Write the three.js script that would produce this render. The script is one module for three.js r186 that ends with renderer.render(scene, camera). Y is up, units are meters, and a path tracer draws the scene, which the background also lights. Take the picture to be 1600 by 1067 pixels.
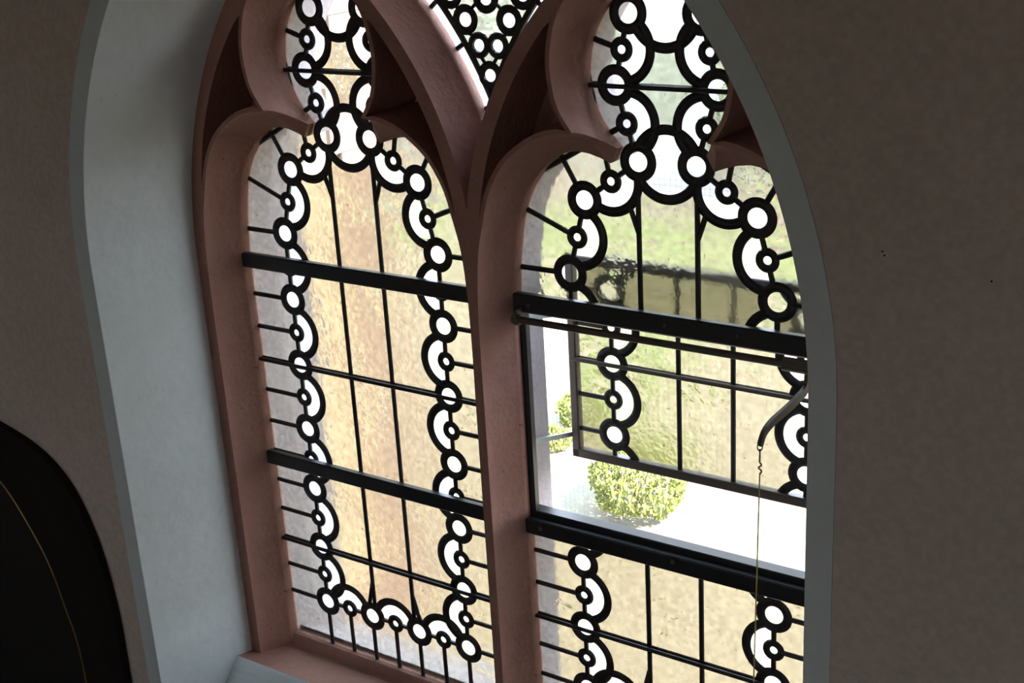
import * as THREE from 'three';
import { mergeGeometries, toCreasedNormals } from 'three/addons/utils/BufferGeometryUtils.js';

// ------------------------------------------------------------------ camera, sky, sun, exposure
const scene = new THREE.Scene();
const camera = new THREE.PerspectiveCamera(28.43, 1600 / 1067, 0.05, 400);
camera.position.set(2.0062, 1.016, 2.8038);
camera.rotation.order = 'YXZ';
camera.rotation.set(-0.344555, 0.616901, -0.05979);
scene.add(camera);

const sunDir = new THREE.Vector3(0.66, 0.74, 0.10).normalize();      // the sun stands to the right, high, just behind the plane of the wall
{ // bright hazy summer sky: white towards the horizon, pale blue overhead, the same all round
  const W = 64, H = 64, d = new Float32Array(W * H * 4), low = [0.96, 0.98, 1.0], high = [0.52, 0.73, 1.0], k = 4.6;
  for (let j = 0; j < H; j++) {
    const e = Math.max(0, Math.sin(((j + 0.5) / H - 0.5) * Math.PI)), t = Math.pow(e, 0.7);
    for (let i = 0; i < W; i++) { const q = (j * W + i) * 4; for (let c = 0; c < 3; c++) d[q + c] = k * (low[c] + (high[c] - low[c]) * t); d[q + 3] = 1; }
  }
  const t = new THREE.DataTexture(d, W, H, THREE.RGBAFormat, THREE.FloatType);
  t.mapping = THREE.EquirectangularReflectionMapping; t.magFilter = t.minFilter = THREE.LinearFilter; t.needsUpdate = true;
  scene.background = t; scene.environment = t;
}

const sun = new THREE.DirectionalLight(0xfff3e0, 16);
sun.position.copy(sunDir).multiplyScalar(40);
sun.castShadow = true;
sun.shadow.mapSize.set(4096, 4096);
Object.assign(sun.shadow.camera, { left: -30, right: 30, top: 30, bottom: -30, near: 1, far: 90 });
scene.add(sun, sun.target);

const renderer = new THREE.WebGLRenderer();
renderer.toneMapping = THREE.LinearToneMapping;
renderer.toneMappingExposure = 2.85;
renderer.shadowMap.enabled = true;

// ------------------------------------------------------------------ helpers
let seed = 7;
const rnd = () => { seed = (seed * 1664525 + 1013904223) >>> 0; return seed / 4294967296; };
const V3 = (x, y, z) => new THREE.Vector3(x, y, z);
const lerp = (a, b, t) => a + (b - a) * t;
const hash = (x, y, s) => { let h = (x * 374761393 + y * 668265263 + s * 2147483647) | 0; h = Math.imul(h ^ (h >>> 13), 1274126177); return ((h ^ (h >>> 16)) >>> 0) / 4294967296; };
function vnoise(x, y, period, s) {                                   // tileable value noise
  const xi = Math.floor(x), yi = Math.floor(y), fx = x - xi, fy = y - yi, u = fx * fx * (3 - 2 * fx), v = fy * fy * (3 - 2 * fy);
  const m = (a) => ((a % period) + period) % period;
  return lerp(lerp(hash(m(xi), m(yi), s), hash(m(xi + 1), m(yi), s), u), lerp(hash(m(xi), m(yi + 1), s), hash(m(xi + 1), m(yi + 1), s), u), v);
}
const fbm = (x, y, p, s, n = 4) => { let a = 0.5, t = 0, w = 0; for (let i = 0; i < n; i++) { t += a * vnoise(x, y, p, s + i); w += a; x *= 2; y *= 2; p *= 2; a *= 0.55; } return t / w; };
function tex(size, fn, metres, srgb = false) {                       // fn(u, v) in 0..1 -> [r, g, b] or grey
  const d = new Uint8Array(size * size * 4);
  for (let j = 0; j < size; j++) for (let i = 0; i < size; i++) {
    const c = fn(i / size, j / size), k = (j * size + i) * 4;
    for (let q = 0; q < 3; q++) d[k + q] = Math.max(0, Math.min(255, 255 * (c.length ? c[q] : c)));
    d[k + 3] = 255;
  }
  const t = new THREE.DataTexture(d, size, size);
  t.wrapS = t.wrapT = THREE.RepeatWrapping; t.magFilter = THREE.LinearFilter; t.minFilter = THREE.LinearMipmapLinearFilter; t.generateMipmaps = true;
  t.repeat.set(1 / metres, 1 / metres);
  if (srgb) t.colorSpace = THREE.SRGBColorSpace;
  t.needsUpdate = true;
  return t;
}
const std = (o) => new THREE.MeshStandardMaterial(o), phys = (o) => new THREE.MeshPhysicalMaterial(o);
const lin = (r, g, b) => new THREE.Color().setRGB(r, g, b);
function boxUV(g) {                                                  // uv in metres from the dominant direction of each face
  g.computeVertexNormals === undefined || (g.attributes.normal || g.computeVertexNormals());
  const p = g.attributes.position, n = g.attributes.normal, uv = new Float32Array(p.count * 2);
  for (let i = 0; i < p.count; i++) {
    const ax = Math.abs(n.getX(i)), ay = Math.abs(n.getY(i)), az = Math.abs(n.getZ(i));
    if (az >= ax && az >= ay) { uv[2 * i] = p.getX(i); uv[2 * i + 1] = p.getY(i); }
    else if (ax >= ay) { uv[2 * i] = p.getZ(i); uv[2 * i + 1] = p.getY(i); }
    else { uv[2 * i] = p.getX(i); uv[2 * i + 1] = p.getZ(i); }
  }
  g.setAttribute('uv', new THREE.BufferAttribute(uv, 2));
  return g;
}
const plain = (g) => { const h = g.index ? g.toNonIndexed() : g; for (const k of Object.keys(h.attributes)) if (!['position', 'normal', 'uv'].includes(k)) h.deleteAttribute(k); if (!h.attributes.normal) h.computeVertexNormals(); return boxUV(h); };
const merged = (list) => mergeGeometries(list.map(plain));
const taken = new Map();
const numbered = (name) => { const k = taken.get(name) ?? 0; taken.set(name, k + 1); return k ? name + '_' + String(k).padStart(3, '0') : name; };
function mesh(name, geo, mat, parent = scene) {
  const m = new THREE.Mesh(geo, mat); m.name = parent === scene ? numbered(name) : name; m.castShadow = m.receiveShadow = true; parent.add(m); return m;
}
function group(name, pos = [0, 0, 0]) { const g = new THREE.Group(); g.name = numbered(name); g.position.set(...pos); scene.add(g); return g; }
function tag(o, label, category, extra = {}) { Object.assign(o.userData, { label, category }, extra); return o; }
function structure(o, label, category) { return tag(o, label, category, { kind: 'structure' }); }
function box(x0, x1, y0, y1, z0, z1) { const g = new THREE.BoxGeometry(x1 - x0, y1 - y0, z1 - z0); g.translate((x0 + x1) / 2, (y0 + y1) / 2, (z0 + z1) / 2); return g; }
function bevelBox(x0, x1, y0, y1, z0, z1, b = 0.003) {               // chamfered along its length and ends
  const s = new THREE.Shape([[x0 + b, y0 + b], [x1 - b, y0 + b], [x1 - b, y1 - b], [x0 + b, y1 - b]].map(([x, y]) => new THREE.Vector2(x, y)));
  const g = new THREE.ExtrudeGeometry(s, { depth: z1 - z0 - 2 * b, bevelEnabled: true, bevelThickness: b, bevelSize: b, bevelSegments: 1, steps: 1 });
  g.translate(0, 0, z0 + b); return g;
}
function loft(rings, closed = false, crease = 0.55) {                // rings: arrays of [x, y, z] of one length
  const pos = [], n = rings[0].length, m = closed ? n : n - 1;
  for (let r = 0; r + 1 < rings.length; r++) for (let i = 0; i < m; i++) {
    const a = rings[r][i], b = rings[r][(i + 1) % n], c = rings[r + 1][i], d = rings[r + 1][(i + 1) % n];
    pos.push(...a, ...b, ...c, ...c, ...b, ...d);
  }
  const g = new THREE.BufferGeometry(); g.setAttribute('position', new THREE.BufferAttribute(new Float32Array(pos), 3));
  g.computeVertexNormals();
  return boxUV(crease ? toCreasedNormals(g, crease) : g);
}
const at = (pts, z) => pts.map(([x, y]) => [x, y, z]);
const flip = (g) => { const p = g.attributes.position.array; for (let i = 0; i < p.length; i += 9) for (let k = 0; k < 3; k++) { const t = p[i + 3 + k]; p[i + 3 + k] = p[i + 6 + k]; p[i + 6 + k] = t; } g.deleteAttribute('normal'); return boxUV(toCreasedNormals(g, 0.55)); };
function face(outer, holes, z, back = false) {
  const s = new THREE.Shape(outer.map(([x, y]) => new THREE.Vector2(x, y)));
  for (const h of holes) s.holes.push(new THREE.Path(h.map(([x, y]) => new THREE.Vector2(x, y))));
  const g = new THREE.ShapeGeometry(s).toNonIndexed(); g.translate(0, 0, z);
  return boxUV(back ? flip(g) : g);
}
function resample(pts, n) {                                          // Catmull-Rom through the points, n points evenly spaced
  const c = new THREE.CatmullRomCurve3(pts.map(([x, y]) => V3(x, y, 0)), false, 'centripetal');
  c.arcLengthDivisions = 400;
  return c.getSpacedPoints(n - 1).map((p) => [p.x, p.y]);
}
const mirror = (pts) => pts.map(([x, y]) => [-x, y]).reverse();
const arc = (cx, cy, r, a0, a1, n) => Array.from({ length: n }, (_, i) => { const a = lerp(a0, a1, i / (n - 1)); return [cx + r * Math.cos(a), cy + r * Math.sin(a)]; });
function archPath(X, cx, ys, yb, n = 40) {                           // pointed arch: bottom left, up, apex, down to bottom right
  const r = X + cx, top = Math.acos(-cx / r) ;
  const left = [[-X, yb], ...arc(cx, ys, r, Math.PI, top, n)];
  return [...left, ...mirror(left).slice(1)];
}
function tube(pts, r, seg = 8, closed = false, n = 0) {
  const c = pts.length === 2 ? new THREE.LineCurve3(V3(...pts[0]), V3(...pts[1])) : new THREE.CatmullRomCurve3(pts.map((p) => V3(...p)), closed);
  const g = new THREE.TubeGeometry(c, n || (pts.length === 2 ? 1 : pts.length * 6), r, seg, closed);
  if (closed) return g;
  const caps = [0, 1].map((t) => { const k = new THREE.CircleGeometry(r, seg), d = c.getTangent(t).multiplyScalar(t ? 1 : -1); k.lookAt(d); k.translate(...c.getPoint(t).toArray()); return k; });
  return merged([g, ...caps]);
}

// ------------------------------------------------------------------ materials
const stoneBump = tex(512, (u, v) => 0.6 * fbm(u * 6, v * 6, 6, 3) + 0.4 * fbm(u * 60, v * 60, 60, 9, 3), 0.6);
const stoneMap = tex(512, (u, v) => {
  const a = fbm(u * 5, v * 5, 5, 21), b = fbm(u * 40, v * 40, 40, 31, 3), pit = vnoise(u * 90, v * 90, 90, 77) > 0.965 ? 0.72 : 1, k = (0.86 + 0.16 * a + 0.1 * b) * pit;
  return [k, k * (0.97 + 0.05 * a), k * (0.96 + 0.06 * b)];
}, 0.8, true);
const M = {};
M.stone = std({ color: lin(0.37, 0.19, 0.15), map: stoneMap, bumpMap: stoneBump, bumpScale: 0.003, roughness: 0.82 });
M.stoneOut = std({ color: lin(0.36, 0.325, 0.34), map: stoneMap, bumpMap: stoneBump, bumpScale: 0.003, roughness: 0.9 });
const plasterBump = tex(512, (u, v) => 0.7 * fbm(u * 4, v * 4, 4, 41) + 0.3 * fbm(u * 30, v * 30, 30, 45, 3), 1.2);
const plasterMap = tex(512, (u, v) => { const a = fbm(u * 3, v * 3, 3, 51), b = fbm(u * 50, v * 50, 50, 57, 2), c = vnoise(u * 70, v * 70, 70, 5) > 0.985 ? 0.93 : 1, k = (0.93 + 0.06 * a + 0.03 * b) * c; return [k, k, k]; }, 1.5, true);
M.band = std({ color: lin(0.66, 0.74, 0.74), map: plasterMap, bumpMap: plasterBump, bumpScale: 0.004, roughness: 0.75 });
M.plaster = std({ color: lin(0.80, 0.86, 0.88), map: plasterMap, bumpMap: plasterBump, bumpScale: 0.006, roughness: 0.7 });
const wallMap = tex(512, (u, v) => { const a = fbm(u * 4, v * 4, 4, 61), b = fbm(u * 120, v * 120, 120, 67, 2), k = 0.9 + 0.06 * a + 0.1 * (b - 0.5); return [k, k * (1 - 0.02 * (a - 0.5)), k]; }, 1.4, true);
M.wall = std({ color: lin(0.69, 0.60, 0.515), map: wallMap, bumpMap: plasterBump, bumpScale: 0.004, roughness: 0.9 });
M.roomWall = std({ color: lin(0.6, 0.46, 0.34), roughness: 0.9 });
M.floor = std({ color: lin(0.24, 0.17, 0.12), roughness: 0.6 });
M.lead = std({ color: lin(0.022, 0.021, 0.022), roughness: 0.45, metalness: 0.35 });
M.iron = std({ color: lin(0.018, 0.018, 0.02), roughness: 0.42, metalness: 0.3 });
M.steel = std({ color: lin(0.09, 0.072, 0.058), roughness: 0.5, metalness: 0.4 });
M.zinc = std({ color: lin(0.28, 0.31, 0.32), roughness: 0.5, metalness: 0.5 });
M.brass = std({ color: lin(0.45, 0.3, 0.1), roughness: 0.4, metalness: 0.7 });
M.cord = std({ color: lin(0.5, 0.42, 0.12), roughness: 0.8 });
M.darkWood = std({ color: lin(0.008, 0.0045, 0.0035), roughness: 0.95 });
M.darkPanel = std({ color: lin(0.006, 0.005, 0.0045), roughness: 0.75 });
M.gold = std({ color: lin(0.55, 0.36, 0.13), roughness: 0.35, metalness: 0.8 });
const ripple = (sx, sy, s) => tex(512, (u, v) => { const w = fbm(u * 3, v * 3, 3, s + 9, 2); const k = Math.min(1, Math.max(0.12, (vnoise(u * 4, v * 4, 4, s + 5) - 0.45) * 3.2)); return 0.5 + k * (fbm(u * sx + 1.5 * w, v * sy + 1.5 * w, sx, s, 3) - 0.5) + 0.06 * (vnoise(u * 70, v * 70, 70, s + 3) - 0.5); }, 0.6);
const rip = [ripple(28, 28, 101), ripple(36, 36, 141), ripple(20, 20, 181)];
const seedMap = tex(512, (u, v) => { const s = vnoise(u * 110, v * 110, 110, 8), t = vnoise(u * 45, v * 45, 45, 18), k = (s > 0.94 ? 0.66 : 1) * (0.88 + 0.12 * t); return [k, k, k * 0.99]; }, 0.5, true);
M.pane = [0, 1, 2].map((i) => phys({ color: lin(0.45, 0.43, 0.38), map: seedMap, transmission: 1, thickness: 0.003, ior: 1.5, roughness: [0.13, 0.17, 0.13][i], bumpMap: rip[i], bumpScale: [0.0025, 0.0017, 0.0028][i] }));
M.clear = phys({ color: lin(0.94, 0.96, 0.98), transmission: 1, thickness: 0, ior: 1.5, roughness: 0.05 });
const gravelMap = tex(512, (u, v) => { const a = fbm(u * 6, v * 6, 6, 71), b = vnoise(u * 120, v * 120, 120, 73), k = 0.85 + 0.12 * a + 0.1 * (b - 0.5); return [k, k, k]; }, 3, true);
M.paving = std({ color: lin(0.172, 0.15, 0.105), map: gravelMap, roughness: 0.95 });
M.meadow = std({ color: lin(0.082, 0.103, 0.083), map: gravelMap, roughness: 1 });
M.grass = std({ color: lin(0.11, 0.145, 0.045), map: gravelMap, roughness: 1 });
M.brickPath = std({ color: lin(0.13, 0.1, 0.085), map: gravelMap, roughness: 1 });
M.render = std({ color: lin(0.27, 0.235, 0.165), map: gravelMap, roughness: 0.95 });
M.pink = std({ color: lin(0.145, 0.105, 0.09), map: stoneMap, roughness: 0.95 });
M.slate = std({ color: lin(0.12, 0.13, 0.15), roughness: 0.8 });
M.leaf = phys({ color: lin(0.19, 0.22, 0.04), roughness: 0.8, transmission: 0.3, thickness: 0, side: THREE.DoubleSide });
M.leafTree = phys({ color: lin(0.12, 0.145, 0.07), roughness: 0.9, transmission: 0.3, thickness: 0, side: THREE.DoubleSide });
M.bark = std({ color: lin(0.16, 0.11, 0.08), roughness: 1 });
M.wire = std({ color: lin(0.25, 0.24, 0.22), roughness: 0.6, metalness: 0.5 });

// ------------------------------------------------------------------ the wall round the window
const ZW = 0.49, ZF = 0.14, ZB = -0.10, ZX = -0.30, YS = -0.03;
const wallArch = archPath(1.067, 0.22, YS, -1.85);
const frame = [[-6, -4.4], [6, -4.4], [6, 3.6], [-6, 3.6]];
{
  const w = group('wall_front');
  structure(w, 'taupe painted wall around the pointed church window', 'wall');
  mesh('wall_face', face(frame, [wallArch], ZW), M.wall, w);
  mesh('window_reveal', flip(loft([at(archPath(1.02, 0.2, -0.06, -1.85), 0.10), at(wallArch, ZW)])), M.plaster, w).userData.label = 'pale blue-grey plaster reveal of the window';
  mesh('outer_face', face(frame, [archPath(1.0, 0.2, -0.06, -1.62)], ZX, true), M.stoneOut, w);
  mesh('outer_splay', loft([at(archPath(0.955, 0.2, -0.06, -1.62), -0.05), at(archPath(1.0, 0.2, -0.06, -1.62), ZX)]), M.stoneOut, w);
  mesh('outer_sill', merged([loft([[[-1.02, -1.40, -0.02], [1.02, -1.40, -0.02]], [[-1.02, -1.60, -0.36], [1.02, -1.60, -0.36]], [[-1.02, -1.66, -0.36], [1.02, -1.66, -0.36]], [[-1.02, -1.66, -0.28], [1.02, -1.66, -0.28]]])]), M.stoneOut, w);
  mesh('wall_core', merged([box(-6, -1.2, -4.4, 3.6, ZX + 0.01, ZW - 0.01), box(1.2, 6, -4.4, 3.6, ZX + 0.01, ZW - 0.01), box(-1.2, 1.2, 1.4, 3.6, ZX + 0.01, ZW - 0.01), box(-1.2, 1.2, -4.4, -1.87, ZX + 0.01, ZW - 0.01)]), M.roomWall, w);
  for (const [x, y] of [[1.203, 0.303], [1.207, 0.296], [1.4, 0.271]]) mesh('chip', new THREE.CircleGeometry(0.0021, 7).translate(x, y, ZW + 0.0006), M.darkPanel, w);
}
{
  const a = archPath(1.067, 0.22, YS, -1.85), b = archPath(1.125, 0.22, YS, -1.85), t = 0.0025;
  structure(mesh('trim_1', loft([at(a, ZW - 0.01), at(a, ZW + t), at(b, ZW + t), at(b, ZW - 0.01)]), M.band), 'pale blue-grey painted band edging the window arch', 'trim');
}
{
  const s = group('trim_2');
  structure(s, 'window sill with pink stone ledge and sloping plaster', 'sill');
  const L = (pts) => loft(pts.map(([y, z]) => [[-1.06, y, z], [1.06, y, z]]));
  mesh('stone_ledge', L([[-1.415, -0.03], [-1.412, 0.018], [-1.418, 0.024], [-1.446, 0.034], [-1.45, 0.042], [-1.425, 0.2], [-1.45, 0.207]]), M.stone, s);
  mesh('plaster_slope', L([[-1.425, 0.199], [-1.427, 0.204], [-1.80, ZW + 0.004], [-1.86, ZW + 0.004]]), M.plaster, s);
}

// ------------------------------------------------------------------ stone tracery
const glassLow = resample([[-0.445, -1.47], [-0.445, -0.9], [-0.445, -0.4], [-0.445, -0.15], [-0.4405, -0.03], [-0.4285, 0.07], [-0.411, 0.15], [-0.384, 0.213], [-0.353, 0.256], [-0.318, 0.293], [-0.283, 0.316], [-0.24, 0.3275], [-0.205, 0.3255], [-0.168, 0.316], [-0.138, 0.305]], 64);
const frontLow = resample([[-0.486, -1.47], [-0.486, -0.9], [-0.486, -0.4], [-0.486, -0.15], [-0.482, -0.03], [-0.470, 0.08], [-0.452, 0.15], [-0.430, 0.225], [-0.406, 0.270], [-0.378, 0.308], [-0.338, 0.342], [-0.288, 0.373], [-0.245, 0.388], [-0.215, 0.393], [-0.184, 0.395]], 64);
const nose = (a, b) => Array.from({ length: 3 }, (_, i) => [lerp(a[0], b[0], (i + 1) / 4), lerp(a[1], b[1], (i + 1) / 4)]);
const glassUp = arc(0.029, 0.52, 0.231, Math.PI + 0.88, Math.acos(-0.029 / 0.231), 48);
const frontUp = resample([[-0.176, 0.398], [-0.211, 0.452], [-0.2245, 0.5], [-0.2295, 0.56], [-0.222, 0.612], [-0.2, 0.678], [-0.15, 0.735], [-0.08, 0.782], [0, 0.815]], 48);
const side = (low, up) => [...low, ...nose(low[low.length - 1], up[0]), ...up];
const G0 = side(glassLow, glassUp), F0 = side(frontLow, frontUp);
const lightGlass = [...G0, ...mirror(G0).slice(1)], lightFront = [...F0, ...mirror(F0).slice(1)];
const shift = (pts, dx) => pts.map(([x, y]) => [x + dx, y]);
const profile = [[0, -0.006], [0, 0.028], [0.1, 0.034]];
for (let i = 1; i <= 8; i++) { const t = i / 8; profile.push([0.1 + 0.9 * (1 - Math.pow(1 - t, 1.6)), 0.034 + (ZF - 0.034) * t]); }
const mouldLoft = (g, f) => loft([...profile.map(([s, z]) => g.map(([x, y], i) => [lerp(x, f[i][0], s), lerp(y, f[i][1], s), z]))], false, 0.7);

function eyeOutline() {                                              // sunk spandrel between the cusped foils and the arch, left side
  const off = 0.012, R = 0.922, c = [0.45, 0.03], pts = [];
  F0.forEach(([x, y], i) => {
    const a = F0[Math.max(0, i - 1)], b = F0[Math.min(F0.length - 1, i + 1)], dx = b[0] - a[0], dy = b[1] - a[1], l = Math.hypot(dx, dy) || 1;
    const q = [x - dy / l * off, y + dx / l * off];
    if (q[1] > 0.12 && q[1] < 0.72 && Math.hypot(q[0] - c[0], q[1] - c[1]) < R) pts.push(q);
  });
  const keep = pts.filter(([x, y]) => !(y > 0.385 && y < 0.425 && x > -0.19));
  const ang = ([x, y]) => Math.atan2(y - c[1], x - c[0]), a0 = ang(keep[keep.length - 1]), a1 = ang(keep[0]);
  return [...keep, ...arc(c[0], c[1], R, a0, a1, 24).slice(1, -1)];
}
const eyeL = eyeOutline();
const eyes = [-0.5, 0.5].flatMap((dx) => [shift(eyeL, dx), shift(mirror(eyeL), dx)]);
function eyeletPath(r, rO, n = 30) {
  // lower sides follow the arches of the two lights, upper sides the great arch
  const A = [-0.95, 0.03], O = [0.2, -0.06], d = Math.hypot(O[0] - A[0], O[1] - A[1]), ca = (r * r + d * d - rO * rO) / (2 * r * d), base = Math.atan2(O[1] - A[1], O[0] - A[0]);
  const P = base + Math.acos(ca), p = [A[0] + r * Math.cos(P), A[1] + r * Math.sin(P)];
  const v = Math.acos(0.95 / r);
  const low = arc(A[0], A[1], r, v, P, n), up = arc(O[0], O[1], rO, Math.atan2(p[1] - O[1], p[0] - O[0]), Math.acos(-0.2 / rO), n).slice(1);
  const left = [...low, ...up];                                      // bottom, left corner, apex
  return [...left, ...mirror(left).slice(1, -1)];
}
const eyeletGlass = eyeletPath(1.0, 1.12), eyeletFront = eyeletPath(0.962, 1.155);
const eyeletBack = eyeletGlass.map(([x, y], i) => {                  // outside, the stone is cut back round the eyelet
  const A = x <= 0 ? -0.95 : 0.95, l = Math.hypot(A - x, 0.03 - y), low = Math.abs(l - 1.0) < 0.004, o = low ? Math.max(0, Math.min(0.07, (y - 0.345) * 0.4)) : 0;
  return [x + (A - x) / l * o, y + (0.03 - y) / l * o];
});
{
  const t = group('trim_3');
  structure(t, 'terracotta pink stone tracery of two cusped lights and eyelet', 'tracery');
  const outer = archPath(1.045, 0.2, -0.06, -1.47), lights = [-0.5, 0.5];
  mesh('front_fillet', face(outer, [...lights.map((d) => shift(lightFront, d)), ...eyes, eyeletFront], ZF), M.stone, t);
  mesh('back_face', face(outer, [...lights.map((d) => shift(lightGlass, d)), eyeletBack], ZB, true), M.stoneOut, t);
  for (const d of lights) { const g = shift(lightGlass, d); mesh('hollow_moulding', mouldLoft(g, shift(lightFront, d)), M.stone, t); mesh('outer_jamb', loft([at(g, ZB), at(g, -0.006)]), M.stoneOut, t); }
  mesh('hollow_moulding', mouldLoft([...eyeletGlass, eyeletGlass[0]], [...eyeletFront, eyeletFront[0]]), M.stone, t);
  mesh('outer_jamb', loft([at([...eyeletBack, eyeletBack[0]], ZB), at([...eyeletGlass, eyeletGlass[0]], -0.006)]), M.stoneOut, t);
  for (const e of eyes) {
    const cx = e.reduce((a, p) => a + p[0], 0) / e.length, cy = e.reduce((a, p) => a + p[1], 0) / e.length, sc = (k) => e.map(([x, y]) => [lerp(cx, x, k), lerp(cy, y, k)]);
    mesh('spandrel_eye', merged([loft([at(e, ZF), at(sc(0.9), 0.04), at(sc(0.76), -0.03)], true), face(sc(0.76), [], -0.03)]), M.stone, t);
  }
}

// ------------------------------------------------------------------ leaded glass
const RB = 0.0375, HB = 0.0128, RS = 0.0205, HS = 0.0102, RA = 0.077, HT = 0.0076, RC = 0.085;
function pattern() {
  const prims = [], clear = [];                                      // prims: {pts, hw, closed}; clear: tests for clear glass
  const seg = (a, b, hw = HT) => prims.push({ k: 's', a, b, hw });
  const ring = (c, r, hw) => { prims.push({ k: 'r', c, r, hw }); clear.push((x, y) => Math.hypot(x - c[0], y - c[1]) < r); };
  const bow = (c, r, hw, mid, half) => prims.push({ k: 'a', c, r, hw, mid, half });
  function link(p, q, inward, ray) {                                 // between two big roundels: bow, small roundel, short leads, ray to the edge
    const m = [(p[0] + q[0]) / 2, (p[1] + q[1]) / 2], L = Math.hypot(q[0] - p[0], q[1] - p[1]) / 2, u = [(q[0] - p[0]) / 2 / L, (q[1] - p[1]) / 2 / L];
    let n = [-u[1], u[0]]; if (n[0] * inward[0] + n[1] * inward[1] < 0) n = [-n[0], -n[1]];
    const phi = Math.asin(Math.min(1, (RA * RA + L * L - RB * RB) / (2 * RA * L)));
    bow(m, RA, HB, Math.atan2(n[1], n[0]), phi);
    clear.push((x, y) => Math.hypot(x - m[0], y - m[1]) < RA && (x - m[0]) * n[0] + (y - m[1]) * n[1] > -0.004);
    ring(m, RS, HS);
    for (const s of [-1, 1]) seg([m[0] + s * u[0] * RS, m[1] + s * u[1] * RS], [m[0] + s * u[0] * (L - RB), m[1] + s * u[1] * (L - RB)]);
    if (ray) seg([m[0] + ray[0] * RS, m[1] + ray[1] * RS], [m[0] + ray[0] * 0.3, m[1] + ray[1] * 0.3]);
  }
  const ys = [0, -0.208, -0.42, -0.634, -0.842, -1.05, -1.252];
  for (const s of [-1, 1]) {
    const X = (x, y) => [s * x, y];
    for (const y of ys) { ring(X(-0.286, y), RB, HB); seg(X(-0.286 - RB, y), X(-0.5, y)); }
    for (let i = 0; i + 1 < ys.length; i++) link(X(-0.286, ys[i]), X(-0.286, ys[i + 1]), X(1, 0), X(-1, 0));
    const r3 = X(-0.234, 0.198), r2 = X(-0.078, 0.307), r1 = X(-0.1347, 0.489), r0 = X(-0.0956, 0.659);
    for (const c of [r3, r2, r1, r0]) ring(c, RB, HB);
    link(X(-0.286, 0), r3, X(1, 0), X(-0.93, 0.37));
    link(r3, r2, X(0.4, -1), X(-0.2, 0.98));
    link(r2, r1, X(1, 0), X(-0.88, -0.47));
    link(r1, r0, X(1, 0), X(-0.95, 0.3));
    seg([r3[0] - s * 0.02, r3[1] + 0.0345], [r3[0] - s * 0.15, r3[1] + 0.258]);
    seg([r1[0] - s * RB, r1[1]], [r1[0] - s * 0.2, r1[1]]);
    seg([r0[0] - s * 0.03, r0[1] + 0.027], [r0[0] - s * 0.12, r0[1] + 0.108]);
    seg(X(-0.08, 0.27), X(-0.08, -1.215));
    seg(X(-0.081, 0.13), X(-0.106, 0.20)); seg(X(-0.082, -1.13), X(-0.104, -1.215));
    seg(X(-0.286, -1.292), X(-0.286, -1.47)); seg(X(-0.095, -1.292), X(-0.095, -1.47));
    ring(X(-0.095, -1.252), RB, HB);
    link(X(-0.286, -1.252), X(-0.095, -1.252), [0, 1], [0, -1]);
  }
  link([-0.095, -1.252], [0.095, -1.252], [0, 1], [0, -1]);
  for (const [y, half] of [[0.305, 1.12], [0.665, 1.14]]) {
    bow([0, y], RC, HB, Math.PI / 2, half); bow([0, y], RC, HB, -Math.PI / 2, half);
    clear.push((x, q) => Math.hypot(x, q - y) < RC);
  }
  for (const y of [-0.42, -1.05]) seg([-0.246, y], [0.246, y]);
  seg([-0.095, 0.489], [0.095, 0.489]);
  return { prims, clear };
}
function distance(p, x, y) {
  if (p.k === 'r') return Math.abs(Math.hypot(x - p.c[0], y - p.c[1]) - p.r) - p.hw;
  if (p.k === 's') {
    const dx = p.b[0] - p.a[0], dy = p.b[1] - p.a[1], t = Math.max(0, Math.min(1, ((x - p.a[0]) * dx + (y - p.a[1]) * dy) / (dx * dx + dy * dy)));
    return Math.hypot(x - p.a[0] - t * dx, y - p.a[1] - t * dy) - p.hw;
  }
  let d = Math.atan2(y - p.c[1], x - p.c[0]) - p.mid; d = Math.atan2(Math.sin(d), Math.cos(d));
  if (Math.abs(d) <= p.half) return Math.abs(Math.hypot(x - p.c[0], y - p.c[1]) - p.r) - p.hw;
  const e = p.mid + Math.sign(d) * p.half;
  return Math.hypot(x - p.c[0] - p.r * Math.cos(e), y - p.c[1] - p.r * Math.sin(e)) - p.hw;
}
function inPoly(poly, x, y) { let c = false; for (let i = 0, j = poly.length - 1; i < poly.length; j = i++) { const [xi, yi] = poly[i], [xj, yj] = poly[j]; if ((yi > y) !== (yj > y) && x < (xj - xi) * (y - yi) / (yj - yi) + xi) c = !c; } return c; }
function polyDist(poly, x, y) {
  let d = 1e9;
  for (let i = 0, j = poly.length - 1; i < poly.length; j = i++) {
    const [ax, ay] = poly[j], dx = poly[i][0] - ax, dy = poly[i][1] - ay, t = Math.max(0, Math.min(1, ((x - ax) * dx + (y - ay) * dy) / (dx * dx + dy * dy || 1)));
    const q = (x - ax - t * dx) ** 2 + (y - ay - t * dy) ** 2; if (q < d) d = q;
  }
  return Math.sqrt(d) * (inPoly(poly, x, y) ? 1 : -1);
}
const sweepProfile = Array.from({ length: 8 }, (_, i) => { const a = i / 8 * 2 * Math.PI; return [Math.cos(a), Math.sin(a)]; });
function came(pts, hw, closed, hz = 0.0062) {
  const n = pts.length, rings = [];
  for (const [px, pz] of sweepProfile) rings.push(pts.map((p, i) => {
    const a = pts[closed ? (i + n - 1) % n : Math.max(0, i - 1)], b = pts[closed ? (i + 1) % n : Math.min(n - 1, i + 1)], dx = b[0] - a[0], dy = b[1] - a[1], l = Math.hypot(dx, dy) || 1;
    return [p[0] + dy / l * hw * px, p[1] - dx / l * hw * px, hz * pz];
  }));
  rings.push(rings[0].slice());
  if (closed) for (const r of rings) r.push(r[0]);
  return loft(rings, false, 1.2);
}
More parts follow.
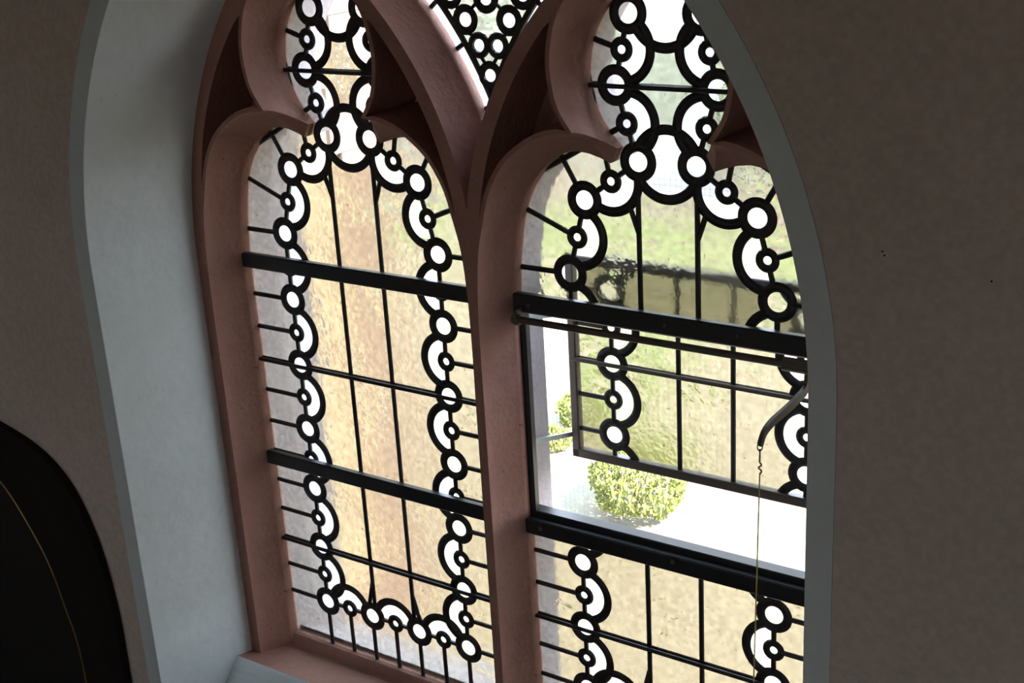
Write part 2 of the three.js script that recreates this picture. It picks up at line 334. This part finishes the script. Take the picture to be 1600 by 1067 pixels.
// builds cames and panes of the stretch of a design inside a polygon; every field between leads becomes a pane of its own
function glaze(parent, design, poly, { tuck = 0.008, skipBelow = null, cell = 0.0035, edge = [] }) {
  const { prims: all, clear } = design, prims = [...all, ...edge];
  const xs = poly.map((p) => p[0]), yv = poly.map((p) => p[1]), x0 = Math.min(...xs) - 0.02, y0 = Math.min(...yv) - 0.02, W = Math.ceil((Math.max(...xs) + 0.02 - x0) / cell), H = Math.ceil((Math.max(...yv) + 0.02 - y0) / cell);
  const f = new Float32Array(W * H);
  for (let j = 0; j < H; j++) {
    const y = y0 + j * cell, near = prims.filter((p) => p.k === 's' ? y > Math.min(p.a[1], p.b[1]) - 0.04 && y < Math.max(p.a[1], p.b[1]) + 0.04 : Math.abs(y - p.c[1]) < p.r + 0.04);
    for (let i = 0; i < W; i++) {
      const x = x0 + i * cell; let d = 0.03;
      for (const p of near) { const q = distance(p, x, y) + 0.002; if (q < d) d = q; }
      if (d > 0) d = Math.min(d, polyDist(poly, x, y) + tuck);
      f[j * W + i] = d;
    }
  }
  // leads
  const leads = [];
  const addLead = (pts, hw, closed) => {
    const ok = pts.map(([x, y]) => polyDist(poly, x, y) > -tuck);
    if (ok.every((v) => v)) return leads.push(came(pts, hw, closed));
    let run = [];
    const m = closed ? pts.length + 1 : pts.length;
    for (let i = 0; i < m; i++) { if (ok[i % pts.length]) run.push(pts[i % pts.length]); else { if (run.length > 1) leads.push(came(run, hw, false)); run = []; } }
    if (run.length > 1) leads.push(came(run, hw, false));
  };
  for (const p of prims) {
    if (p.bare) continue;
    if (p.k === 'r') addLead(arc(p.c[0], p.c[1], p.r, 0, 2 * Math.PI * 35 / 36, 36), p.hw, true);
    else if (p.k === 'a') addLead(arc(p.c[0], p.c[1], p.r, p.mid - p.half, p.mid + p.half, 26), p.hw, false);
    else { const n = Math.max(2, Math.ceil(Math.hypot(p.b[0] - p.a[0], p.b[1] - p.a[1]) / 0.012)); addLead(Array.from({ length: n }, (_, i) => [lerp(p.a[0], p.b[0], i / (n - 1)), lerp(p.a[1], p.b[1], i / (n - 1))]), p.hw, false); }
  }
  mesh('lead_came', mergeGeometries(leads), M.lead, parent).userData.label = 'dark lead came network';
  // panes: label the fields, then trace each
  const id = new Int32Array(W * H); let next = 0;
  for (let s = 0; s < W * H; s++) {
    if (f[s] <= 0 || id[s]) continue;
    next++; const stack = [s], nodes = []; id[s] = next;
    while (stack.length) { const q = stack.pop(); nodes.push(q); for (const d of [1, -1, W, -W]) { const r = q + d; if (r >= 0 && r < W * H && f[r] > 0 && !id[r]) { id[r] = next; stack.push(r); } } }
    if (nodes.length < 8) continue;
    const loop = trace(next, nodes);
    if (!loop || loop.length < 6) continue;
    let best = nodes[0]; for (const q of nodes) if (f[q] > f[best]) best = q;
    const bx = x0 + (best % W) * cell, by = y0 + Math.floor(best / W) * cell, isClear = clear.some((t) => t(bx, by));
    const sh = new THREE.Shape(loop.map(([x, y]) => new THREE.Vector2(x, y)));
    let g;
    if (isClear) { g = new THREE.ShapeGeometry(sh); }
    else { g = new THREE.ExtrudeGeometry(sh, { depth: 0.003, bevelEnabled: false }); g.translate(0, 0, -0.0015); const uv = g.attributes.uv, ox = rnd() * 3, oy = rnd() * 3; for (let i = 0; i < uv.count; i++) uv.setXY(i, uv.getX(i) + ox, uv.getY(i) + oy); }
    mesh('pane', g, isClear ? M.clear : M.pane[Math.floor(rnd() * 3)], parent);
  }
  function trace(k, nodes) {
    const val = (i, j) => { const q = j * W + i; return f[q] > 0 && id[q] !== k ? -f[q] - 1e-4 : f[q] || -1e-6; };
    const cells = new Set(); for (const q of nodes) for (const d of [0, -1, -W, -W - 1]) cells.add(q + d);
    const nextOf = new Map(), P = new Map();
    const pt = (i0, j0, i1, j1) => { const key = j0 <= j1 && i0 <= i1 ? (j0 * W + i0) * 2 + (j1 > j0 ? 1 : 0) : (j1 * W + i1) * 2 + (j0 > j1 ? 1 : 0); if (!P.has(key)) { const a = val(i0, j0), b = val(i1, j1), t = a / (a - b); P.set(key, [x0 + cell * lerp(i0, i1, t), y0 + cell * lerp(j0, j1, t)]); } return key; };
    for (const c of cells) {
      const i = c % W, j = Math.floor(c / W); if (i < 0 || j < 0 || i + 1 >= W || j + 1 >= H) continue;
      const b = [val(i, j) > 0, val(i + 1, j) > 0, val(i + 1, j + 1) > 0, val(i, j + 1) > 0], E = [[i, j, i + 1, j], [i + 1, j, i + 1, j + 1], [i + 1, j + 1, i, j + 1], [i, j + 1, i, j]];
      const ins = [], outs = [];
      for (let e = 0; e < 4; e++) { const a = b[e], d = b[(e + 1) % 4]; if (a && !d) outs.push(e); if (!a && d) ins.push(e); }
      for (let q = 0; q < outs.length; q++) nextOf.set(pt(...E[outs[q]]), pt(...E[ins.length === 1 ? ins[0] : ins.reduce((m, e) => ((outs[q] - e + 4) % 4) < ((outs[q] - m + 4) % 4) ? e : m, ins[0])]));
    }
    let bestLoop = null; const seen = new Set();
    for (const start of nextOf.keys()) {
      if (seen.has(start)) continue;
      const loop = []; let q = start;
      while (q !== undefined && !seen.has(q)) { seen.add(q); loop.push(P.get(q)); q = nextOf.get(q); }
      if (!bestLoop || loop.length > bestLoop.length) bestLoop = loop;
    }
    // drop nearly straight points
    for (let pass = 0; pass < 3; pass++) bestLoop = bestLoop.filter((p, i, L) => { if (i % 2 !== pass % 2 || L.length < 12) return true; const a = L[(i + L.length - 1) % L.length], b = L[(i + 1) % L.length], l = Math.hypot(b[0] - a[0], b[1] - a[1]) || 1; return Math.abs((p[0] - a[0]) * (b[1] - a[1]) - (p[1] - a[1]) * (b[0] - a[0])) / l > 0.0004; });
    return bestLoop;
  }
}
const clipY = (poly, lo, hi) => {                                    // part of a polygon between two heights
  const cut = (P, keep, y) => P.flatMap((p, i) => { const q = P[(i + 1) % P.length], out = keep(p[1]) ? [p] : []; if (keep(p[1]) !== keep(q[1])) { const t = (y - p[1]) / (q[1] - p[1]); out.push([lerp(p[0], q[0], t), y]); } return out; });
  return cut(cut(poly, (y) => y >= lo, lo), (y) => y <= hi, hi);
};
const BAR1 = -0.092, BAR2 = -0.752;
const design = pattern();
const barLead = (y) => ({ k: 's', a: [-0.5, y], b: [0.5, y], hw: 0.012, bare: true });
function saddleBar(parent, y, h = 0.023) { mesh('saddle_bar', bevelBox(-0.462, 0.462, y - h, y + h, 0.010, 0.034, 0.004), M.iron, parent); }
const rod = (parent, y, half) => mesh('glazing_bar', tube([[-half, y, 0.014], [half, y, 0.014]], 0.0062, 10), M.iron, parent);
{
  const w = group('window_1', [-0.5, 0, 0]);
  structure(w, 'left leaded light with rings and crescents, fully closed', 'window');
  glaze(w, design, clipY(lightGlass, -1.425, 2), { edge: [barLead(BAR1), barLead(BAR2)] });
  saddleBar(w, BAR1); saddleBar(w, BAR2);
  rod(w, 0.489, 0.215); rod(w, -0.42, 0.455); rod(w, -1.05, 0.455);
}
{
  const w = group('window_2', [0.5, 0, 0]);
  structure(w, 'right leaded light with open vent gap and cord', 'window');
  glaze(w, design, clipY(lightGlass, BAR1, 2), { edge: [barLead(BAR1)] });
  glaze(w, design, clipY(lightGlass, -1.425, BAR2 + 0.004), { edge: [barLead(BAR2)] });
  saddleBar(w, BAR1 + 0.002, 0.026); saddleBar(w, BAR2, 0.024);
  mesh('vent_frame', merged([bevelBox(-0.46, 0.46, -0.1235, -0.114, -0.004, 0.016), bevelBox(-0.46, 0.46, -0.742, -0.71, -0.03, 0.0115), bevelBox(-0.452, -0.428, -0.73, -0.11, -0.012, 0.012), bevelBox(0.428, 0.452, -0.73, -0.11, -0.012, 0.012)]), M.iron, w);
  for (const [x, y] of [[0.005, -0.089], [0.2, -0.086], [-0.398, -0.092], [0.015, -0.744], [-0.4, -0.75]]) mesh('bolt', new THREE.SphereGeometry(0.007, 12, 6).scale(1, 1, 0.5).translate(x, y, 0.034), M.steel, w);
  rod(w, 0.489, 0.215); rod(w, -1.05, 0.455);
}
{
  const w = group('window_3');
  structure(w, 'small leaded eyelet above the mullion with bead rings', 'window');
  const prims = [], clear = [];
  const ring = (x, y, r, hw) => { prims.push({ k: 'r', c: [x, y], r, hw }); clear.push((a, b) => Math.hypot(a - x, b - y) < r); };
  const seg = (a, b, hw = 0.005) => prims.push({ k: 's', a, b, hw });
  for (const s of [-1, 1]) {
    ring(s * 0.067, 0.636, 0.0285, 0.0105); ring(s * 0.029, 0.573, 0.0245, 0.0095); ring(s * 0.111, 0.70, 0.0285, 0.0105); ring(s * 0.155, 0.764, 0.0285, 0.0105); ring(s * 0.075, 0.77, 0.0285, 0.0105);
    seg([s * 0.067, 0.607], [s * 0.041, 0.594]); seg([s * 0.029, 0.55], [s * 0.01, 0.525]); seg([s * 0.085, 0.658], [s * 0.096, 0.676]); seg([s * 0.05, 0.66], [s * 0.02, 0.685]); seg([s * 0.125, 0.725], [s * 0.143, 0.742]); seg([s * 0.1, 0.725], [s * 0.085, 0.745]);
    seg([s * 0.05, 0.56], [s * 0.062, 0.554]); seg([s * 0.093, 0.625], [s * 0.106, 0.618]);
    const A = [-s * -0.95, 0.03], mid = s > 0 ? Math.PI - 0.62 : 0.62;
    prims.push({ k: 'a', c: A, r: 1.034, hw: 0.0095, mid, half: 0.36 });
    clear.push((x, y) => Math.hypot(x - A[0], y - A[1]) < 1.03);
    for (const th of [0.39, 0.559, 0.686, 0.81]) { const c = Math.cos(th), q = Math.sin(th); seg([s * (0.95 - 0.99 * c), 0.03 + 0.99 * q], [s * (0.95 - 1.03 * c), 0.03 + 1.03 * q], 0.007); }
  }
  seg([-0.006, 0.573], [0.006, 0.573]); ring(0, 0.498, 0.0265, 0.0105); ring(0, 0.69, 0.0285, 0.0105);
  glaze(w, { prims, clear }, clipY(eyeletGlass, 0.3, 0.86), { cell: 0.003 });
}

// ------------------------------------------------------------------ the vent panel, pushed out on its arms
{
  const v = group('casement_panel', [0.5, 0.103, -0.195]);
  tag(v, 'leaded vent panel pushed outward between bushes and mullion', 'window panel');
  glaze(v, design, [[-0.402, -0.700], [0.402, -0.700], [0.402, -0.138], [-0.402, -0.138]], { tuck: 0.004 });
  mesh('frame', merged([bevelBox(-0.421, -0.396, -0.723, -0.116, -0.014, 0.014), bevelBox(0.396, 0.421, -0.723, -0.116, -0.014, 0.014), bevelBox(-0.421, 0.421, -0.723, -0.696, -0.014, 0.014), bevelBox(-0.421, 0.421, -0.142, -0.116, -0.014, 0.014)]), M.steel, v);
  mesh('glazing_bar', tube([[-0.41, -0.42, 0.012], [0.41, -0.42, 0.012]], 0.0065, 10), M.steel, v);
  const arm = (y0, y1, s) => { const a = V3(s * 0.436, y0, 0.18), b = V3(s * 0.424, y1, 0.0), d = b.clone().sub(a), g = bevelBox(-0.003, 0.003, -0.007, 0.007, 0, d.length(), 0.0015); g.lookAt(d); g.translate(a.x, a.y, a.z); return merged([g, new THREE.CylinderGeometry(0.009, 0.009, 0.014, 14).rotateZ(Math.PI / 2).translate(a.x, a.y, a.z), new THREE.CylinderGeometry(0.008, 0.008, 0.014, 14).rotateZ(Math.PI / 2).translate(b.x, b.y, b.z)]); };
  for (const s of [-1, 1]) { mesh('stay_arm', arm(-0.613, -0.658, s), M.zinc, v).userData.label = 'flat grey metal stay arm'; mesh('stay_arm', arm(-0.25, -0.29, s), M.zinc, v); }
}
{
  const o = group('window_opener', [0, 0, 0]);
  tag(o, 'black iron opener shaft with bent lever under upper bar', 'window opener');
  mesh('shaft', tube([[0.062, -0.130, 0.05], [0.95, -0.130, 0.05]], 0.0095, 14), M.steel, o);
  for (const x of [0.074, 0.925]) mesh('bearing', merged([bevelBox(x - 0.006, x + 0.006, -0.143, -0.1, 0.018, 0.062), new THREE.CylinderGeometry(0.0135, 0.0135, 0.022, 16).rotateZ(Math.PI / 2).translate(x, -0.13, 0.05)]), M.steel, o);
  mesh('collar', new THREE.CylinderGeometry(0.017, 0.017, 0.07, 18).rotateZ(Math.PI / 2).translate(0.86, -0.13, 0.05), M.steel, o);
  const path = new THREE.CatmullRomCurve3([V3(0.88, -0.13, 0.036), V3(0.88, -0.181, 0.045), V3(0.88, -0.1925, 0.11), V3(0.88, -0.195, 0.18), V3(0.88, -0.196, 0.245), V3(0.88, -0.205, 0.282), V3(0.88, -0.226, 0.302)]);
  const N = 28, w = [], hw = (t) => 0.012 - 0.004 * t, th = 0.0045;
  const sec = [[-1, -1], [1, -1], [1, 1], [-1, 1], [-1, -1]];
  for (const [a, b] of sec) w.push(Array.from({ length: N + 1 }, (_, i) => { const p = path.getPoint(i / N), d = path.getTangent(i / N), n = V3(0, -d.z, d.y), k = hw(i / N); return [p.x + b * th, p.y + n.y * a * k, p.z + n.z * a * k]; }));
  mesh('lever', loft(w, false, 0.4), M.steel, o);
}
{
  const c = group('pull_cord', [0.88, -0.226, 0.302]);
  tag(c, 'thin yellow pull cord hanging from opener lever', 'cord');
  const link = (y, turn) => new THREE.TorusGeometry(0.0075, 0.0018, 8, 18).scale(0.75, 1.15, 1).rotateY(turn).translate(0, y, 0);
  mesh('ring', link(-0.004, 0.6), M.steel, c); mesh('ring', link(-0.019, 2.0), M.steel, c);
  mesh('hook', tube([[0, -0.026, 0], [0, -0.04, 0], [0.004, -0.047, 0], [-0.003, -0.054, 0], [0.004, -0.061, 0], [0, -0.07, 0]], 0.0022, 7), M.brass, c);
  mesh('string', tube([[0, -0.066, 0], [-0.012, -0.6, 0], [-0.03, -1.35, 0.005]], 0.0016, 6), M.cord, c);
}
{ // fine wire guard fixed outside the window
  const parts = [], z = ZX - 0.006, s = 0.0165, r = 0.00016;
  for (let x = -1.09; x < 1.09; x += s) parts.push(box(x - r, x + r, -1.56, 1.1, z - r, z + r));
  for (let y = -1.56; y < 1.1; y += s) parts.push(box(-1.09, 1.09, y - r, y + r, z - r, z + r));
  tag(mesh('wire_guard', mergeGeometries(parts), M.wire), 'fine square wire mesh guard stretched outside the window', 'wire mesh', { kind: 'stuff' });
}

// ------------------------------------------------------------------ dark framed board on the wall at the left
{
  const f = group('arched_panel', [-2.5, -2.4, ZW + 0.002]);
  tag(f, 'dark rounded wooden panel with thin gold line on left wall', 'panel');
  const outer = resample([[1.285, 0], [1.285, 0.6], [1.285, 1.02], [1.283, 1.27], [1.246, 1.49], [1.168, 1.658], [1.066, 1.745], [0.89, 1.805], [0.5, 1.86], [0, 1.875]], 60);
  const inner = resample([[1.095, 0], [1.095, 0.6], [1.093, 0.935], [1.085, 1.1], [1.052, 1.22], [1.021, 1.34], [0.957, 1.463], [0.835, 1.613], [0.66, 1.7], [0.4, 1.745], [0, 1.76]], 60);
  const sym = (h) => [...h, ...mirror(h).slice(1)], band = (t) => outer.map(([x, y], i) => [lerp(x, inner[i][0], t), lerp(y, inner[i][1], t)]);
  mesh('moulding', loft([[0, 0], [0, 0.025], [0.12, 0.042], [0.4, 0.046], [0.75, 0.04], [1, 0.034], [1.02, 0.012]].map(([t, z]) => at(sym(band(t)), z)), false, 0.9), M.darkWood, f);
  mesh('gold_line', tube(sym(inner).filter((_, i) => i % 2 === 0).map(([x, y]) => [x, y, 0.036]), 0.0026, 6, false, 160), M.gold, f).userData.label = 'thin gold line';
  mesh('board', face(sym(band(1.01)), [], 0.013), M.darkPanel, f);
}

// ------------------------------------------------------------------ the rest of the room, mostly out of view
structure(mesh('floor', box(-6, 6, -4.4, -4.2, ZX + 0.01, 8), M.floor), 'brown church floor below the window', 'floor');
structure(mesh('ceiling', box(-6, 6, 3.5, 3.7, ZX, 8), M.roomWall), 'plain ceiling above the window', 'ceiling');
structure(mesh('wall_left', box(-6.2, -6, -4.4, 3.7, ZX, 8), M.roomWall), 'plain side wall left of the window', 'wall');
structure(mesh('wall_right', box(6, 6.2, -4.4, 3.7, ZX, 8), M.roomWall), 'plain side wall right of the window', 'wall');
{
  const holes = [-2.6, 2.6].map((x) => archPath(0.25, 0.1, 0.6, -1.2, 14).map(([a, b]) => [a + x, b]));  // unseen openings, added and sized for the fill light indoors
  const s = new THREE.Shape([[-6, -4.4], [6, -4.4], [6, 3.6], [-6, 3.6]].map(([x, y]) => new THREE.Vector2(x, y)));
  for (const h of holes) s.holes.push(new THREE.Path(h.map(([x, y]) => new THREE.Vector2(x, y))));
  const g = new THREE.ExtrudeGeometry(s, { depth: 0.3, bevelEnabled: false }); g.translate(0, 0, 7.7);
  structure(mesh('wall_back', g, M.roomWall), 'opposite church wall with two narrow pointed openings added to light the room', 'wall');
}

// ------------------------------------------------------------------ outside
const GY = -4.5;
const flat = (x0, x1, z0, z1, y) => { const g = new THREE.PlaneGeometry(x1 - x0, z1 - z0).rotateX(-Math.PI / 2); g.translate((x0 + x1) / 2, y, (z0 + z1) / 2); return boxUV(g); };
structure(mesh('ground', flat(-80, 80, -80, 60, GY), M.paving), 'sunlit pale paving outside the window', 'ground');
structure(mesh('lawn', box(-30, 14, GY - 0.02, GY + 0.03, -15.4, -13.0), M.grass), 'green lawn strip beyond the paving', 'lawn');
structure(mesh('path', box(-40, 14, GY - 0.02, GY + 0.02, -19.5, -15.4), M.brickPath), 'reddish path behind the green lawn', 'path');
structure(mesh('lawn', box(-60, 30, GY - 0.02, GY + 0.03, -45, -19.5), M.meadow), 'wide rear lawn under the trees', 'lawn');
const bed = (pts) => { const g = new THREE.ExtrudeGeometry(new THREE.Shape(pts.map(([x, z]) => new THREE.Vector2(x, -z))), { depth: 0.05, bevelEnabled: true, bevelSize: 0.03, bevelThickness: 0.02, bevelSegments: 2 }); g.rotateX(-Math.PI / 2); g.translate(0, GY - 0.01, 0); return plain(g); };
structure(mesh('lawn', bed([[-4.75, -7.75], [-4.45, -8.15], [-4.75, -9.6], [-4.7, -10.6], [-6.5, -10.9], [-6.1, -9.9]]), M.grass), 'green grass bed behind left edge of vent panel', 'lawn');
structure(mesh('lawn', bed([[-4.25, -7.95], [-3.72, -8.1], [-3.35, -7.45], [-3.95, -7.4]]), M.grass), 'small green grass patch behind the bright bush', 'lawn');
{
  const t = group('building_wing', [-4.2, GY, 0]);
  tag(t, 'sunlit cream church wing with pink stone corner', 'building');
  mesh('wall', box(-6, 0, 0, 5.6, -4.2, -0.3), M.render, t);
  for (let k = 0; k < 12; k++) mesh('quoin_stone', bevelBox(-0.5 - (k % 2 ? 0.2 : 0), 0.04, k * 0.46 + 0.002, k * 0.46 + 0.458, -4.5, k % 2 ? -4.02 : -3.92, 0.004), M.pink, t);
  mesh('plinth', bevelBox(-6, 0.1, 0, 0.35, -4.56, -0.3, 0.02), M.pink, t);
  mesh('roof', loft([[[0.3, 5.5, -4.7], [0.3, 5.5, -0.3]], [[-3, 7.4, -4.7], [-3, 7.4, -0.3]], [[-6.3, 5.5, -4.7], [-6.3, 5.5, -0.3]]]), M.slate, t);
}
const leafGeo = (() => { const g = new THREE.BufferGeometry(); g.setAttribute('position', new THREE.BufferAttribute(new Float32Array([0, 0, 0, 0.3, 0.5, 0.06, 0, 1, 0, 0, 0, 0, 0, 1, 0, -0.3, 0.5, 0.06]), 3)); g.computeVertexNormals(); return g; })();
function foliage(count, size, place) {                               // leaves in one geometry
  const list = [], m = new THREE.Matrix4(), q = new THREE.Quaternion(), e = new THREE.Euler();
  for (let i = 0; i < count; i++) { const p = place(); e.set(rnd() * 2.4 - 1.2, rnd() * 6.28, rnd() * 1.6 - 0.8); const s = size * (0.6 + 0.8 * rnd()); m.compose(p, q.setFromEuler(e), V3(s, s, s)); list.push(leafGeo.clone().applyMatrix4(m)); }
  return mergeGeometries(list);
}
function bush(pos, rx, ry, label, n = 2600) {
  const b = group('garden_bush', pos); tag(b, label, 'bush', { group: 'garden bushes outside' });
  const stems = Array.from({ length: 14 }, (_, i) => { const a = i * 2.4, r = 0.25 + 0.6 * rnd(); return tube([[0, 0, 0], [Math.cos(a) * rx * r * 0.5, ry * 0.6, Math.sin(a) * rx * r * 0.5], [Math.cos(a) * rx * r, ry * (1.0 + 0.5 * rnd()), Math.sin(a) * rx * r]], 0.006, 5, false, 4); });
  mesh('stem', merged(stems), M.bark, b);
  mesh('foliage', foliage(n, 0.055, () => { const u = rnd() * 6.283, w = rnd() * 2 - 0.75, c = Math.min(1, w), h = Math.sqrt(Math.max(0, 1 - c * c)), k = (0.72 + 0.28 * Math.cbrt(rnd())) * (0.9 + 0.22 * vnoise(u * 2, w * 3, 64, 4)); return V3(Math.cos(u) * h * rx * k, ry * 0.9 + c * ry * k, Math.sin(u) * h * rx * k); }), M.leaf, b);
}
bush([-3.35, GY, -6.55], 0.42, 0.31, 'bright green bush seen below the vent panel', 4200);
bush([-4.78, GY, -7.35], 0.2, 0.09, 'low sparse green plant beside the open vent edge', 500);
bush([-4.72, GY, -7.9], 0.28, 0.2, 'taller green bush half hidden by the vent panel frame', 1500);
function tree(pos, h, r, label) {
  const t = group('tree', pos); tag(t, label, 'tree', {});
  mesh('trunk', merged([new THREE.CylinderGeometry(0.05, 0.09, h * 0.6, 10).translate(0, h * 0.3, 0), ...[0, 1.6, 3.1, 4.7].map((a) => tube([[0, h * 0.45, 0], [Math.cos(a) * r * 0.4, h * 0.62, Math.sin(a) * r * 0.4], [Math.cos(a) * r * 0.7, h * 0.8, Math.sin(a) * r * 0.7]], 0.025, 6, false, 6))]), M.bark, t);
  const lobes = Array.from({ length: 9 }, (_, i) => V3(Math.cos(i * 2.4) * r * 0.5 * rnd(), h * (0.5 + 0.4 * rnd()), Math.sin(i * 2.4) * r * 0.5 * rnd()));
  mesh('crown', foliage(3600, 0.16, () => { const c = lobes[Math.floor(rnd() * 9)], u = rnd() * 6.283, w = rnd() * 2 - 1, k = r * 0.66 * Math.cbrt(rnd()), s = Math.sqrt(1 - w * w); return V3(c.x + Math.cos(u) * s * k, c.y + w * k, c.z + Math.sin(u) * s * k); }), M.leafTree, t);
}
tree([-7.0, GY, -17.6], 2.1, 0.95, 'yellow-green small tree behind outer panes of right light');

renderer.render(scene, camera);
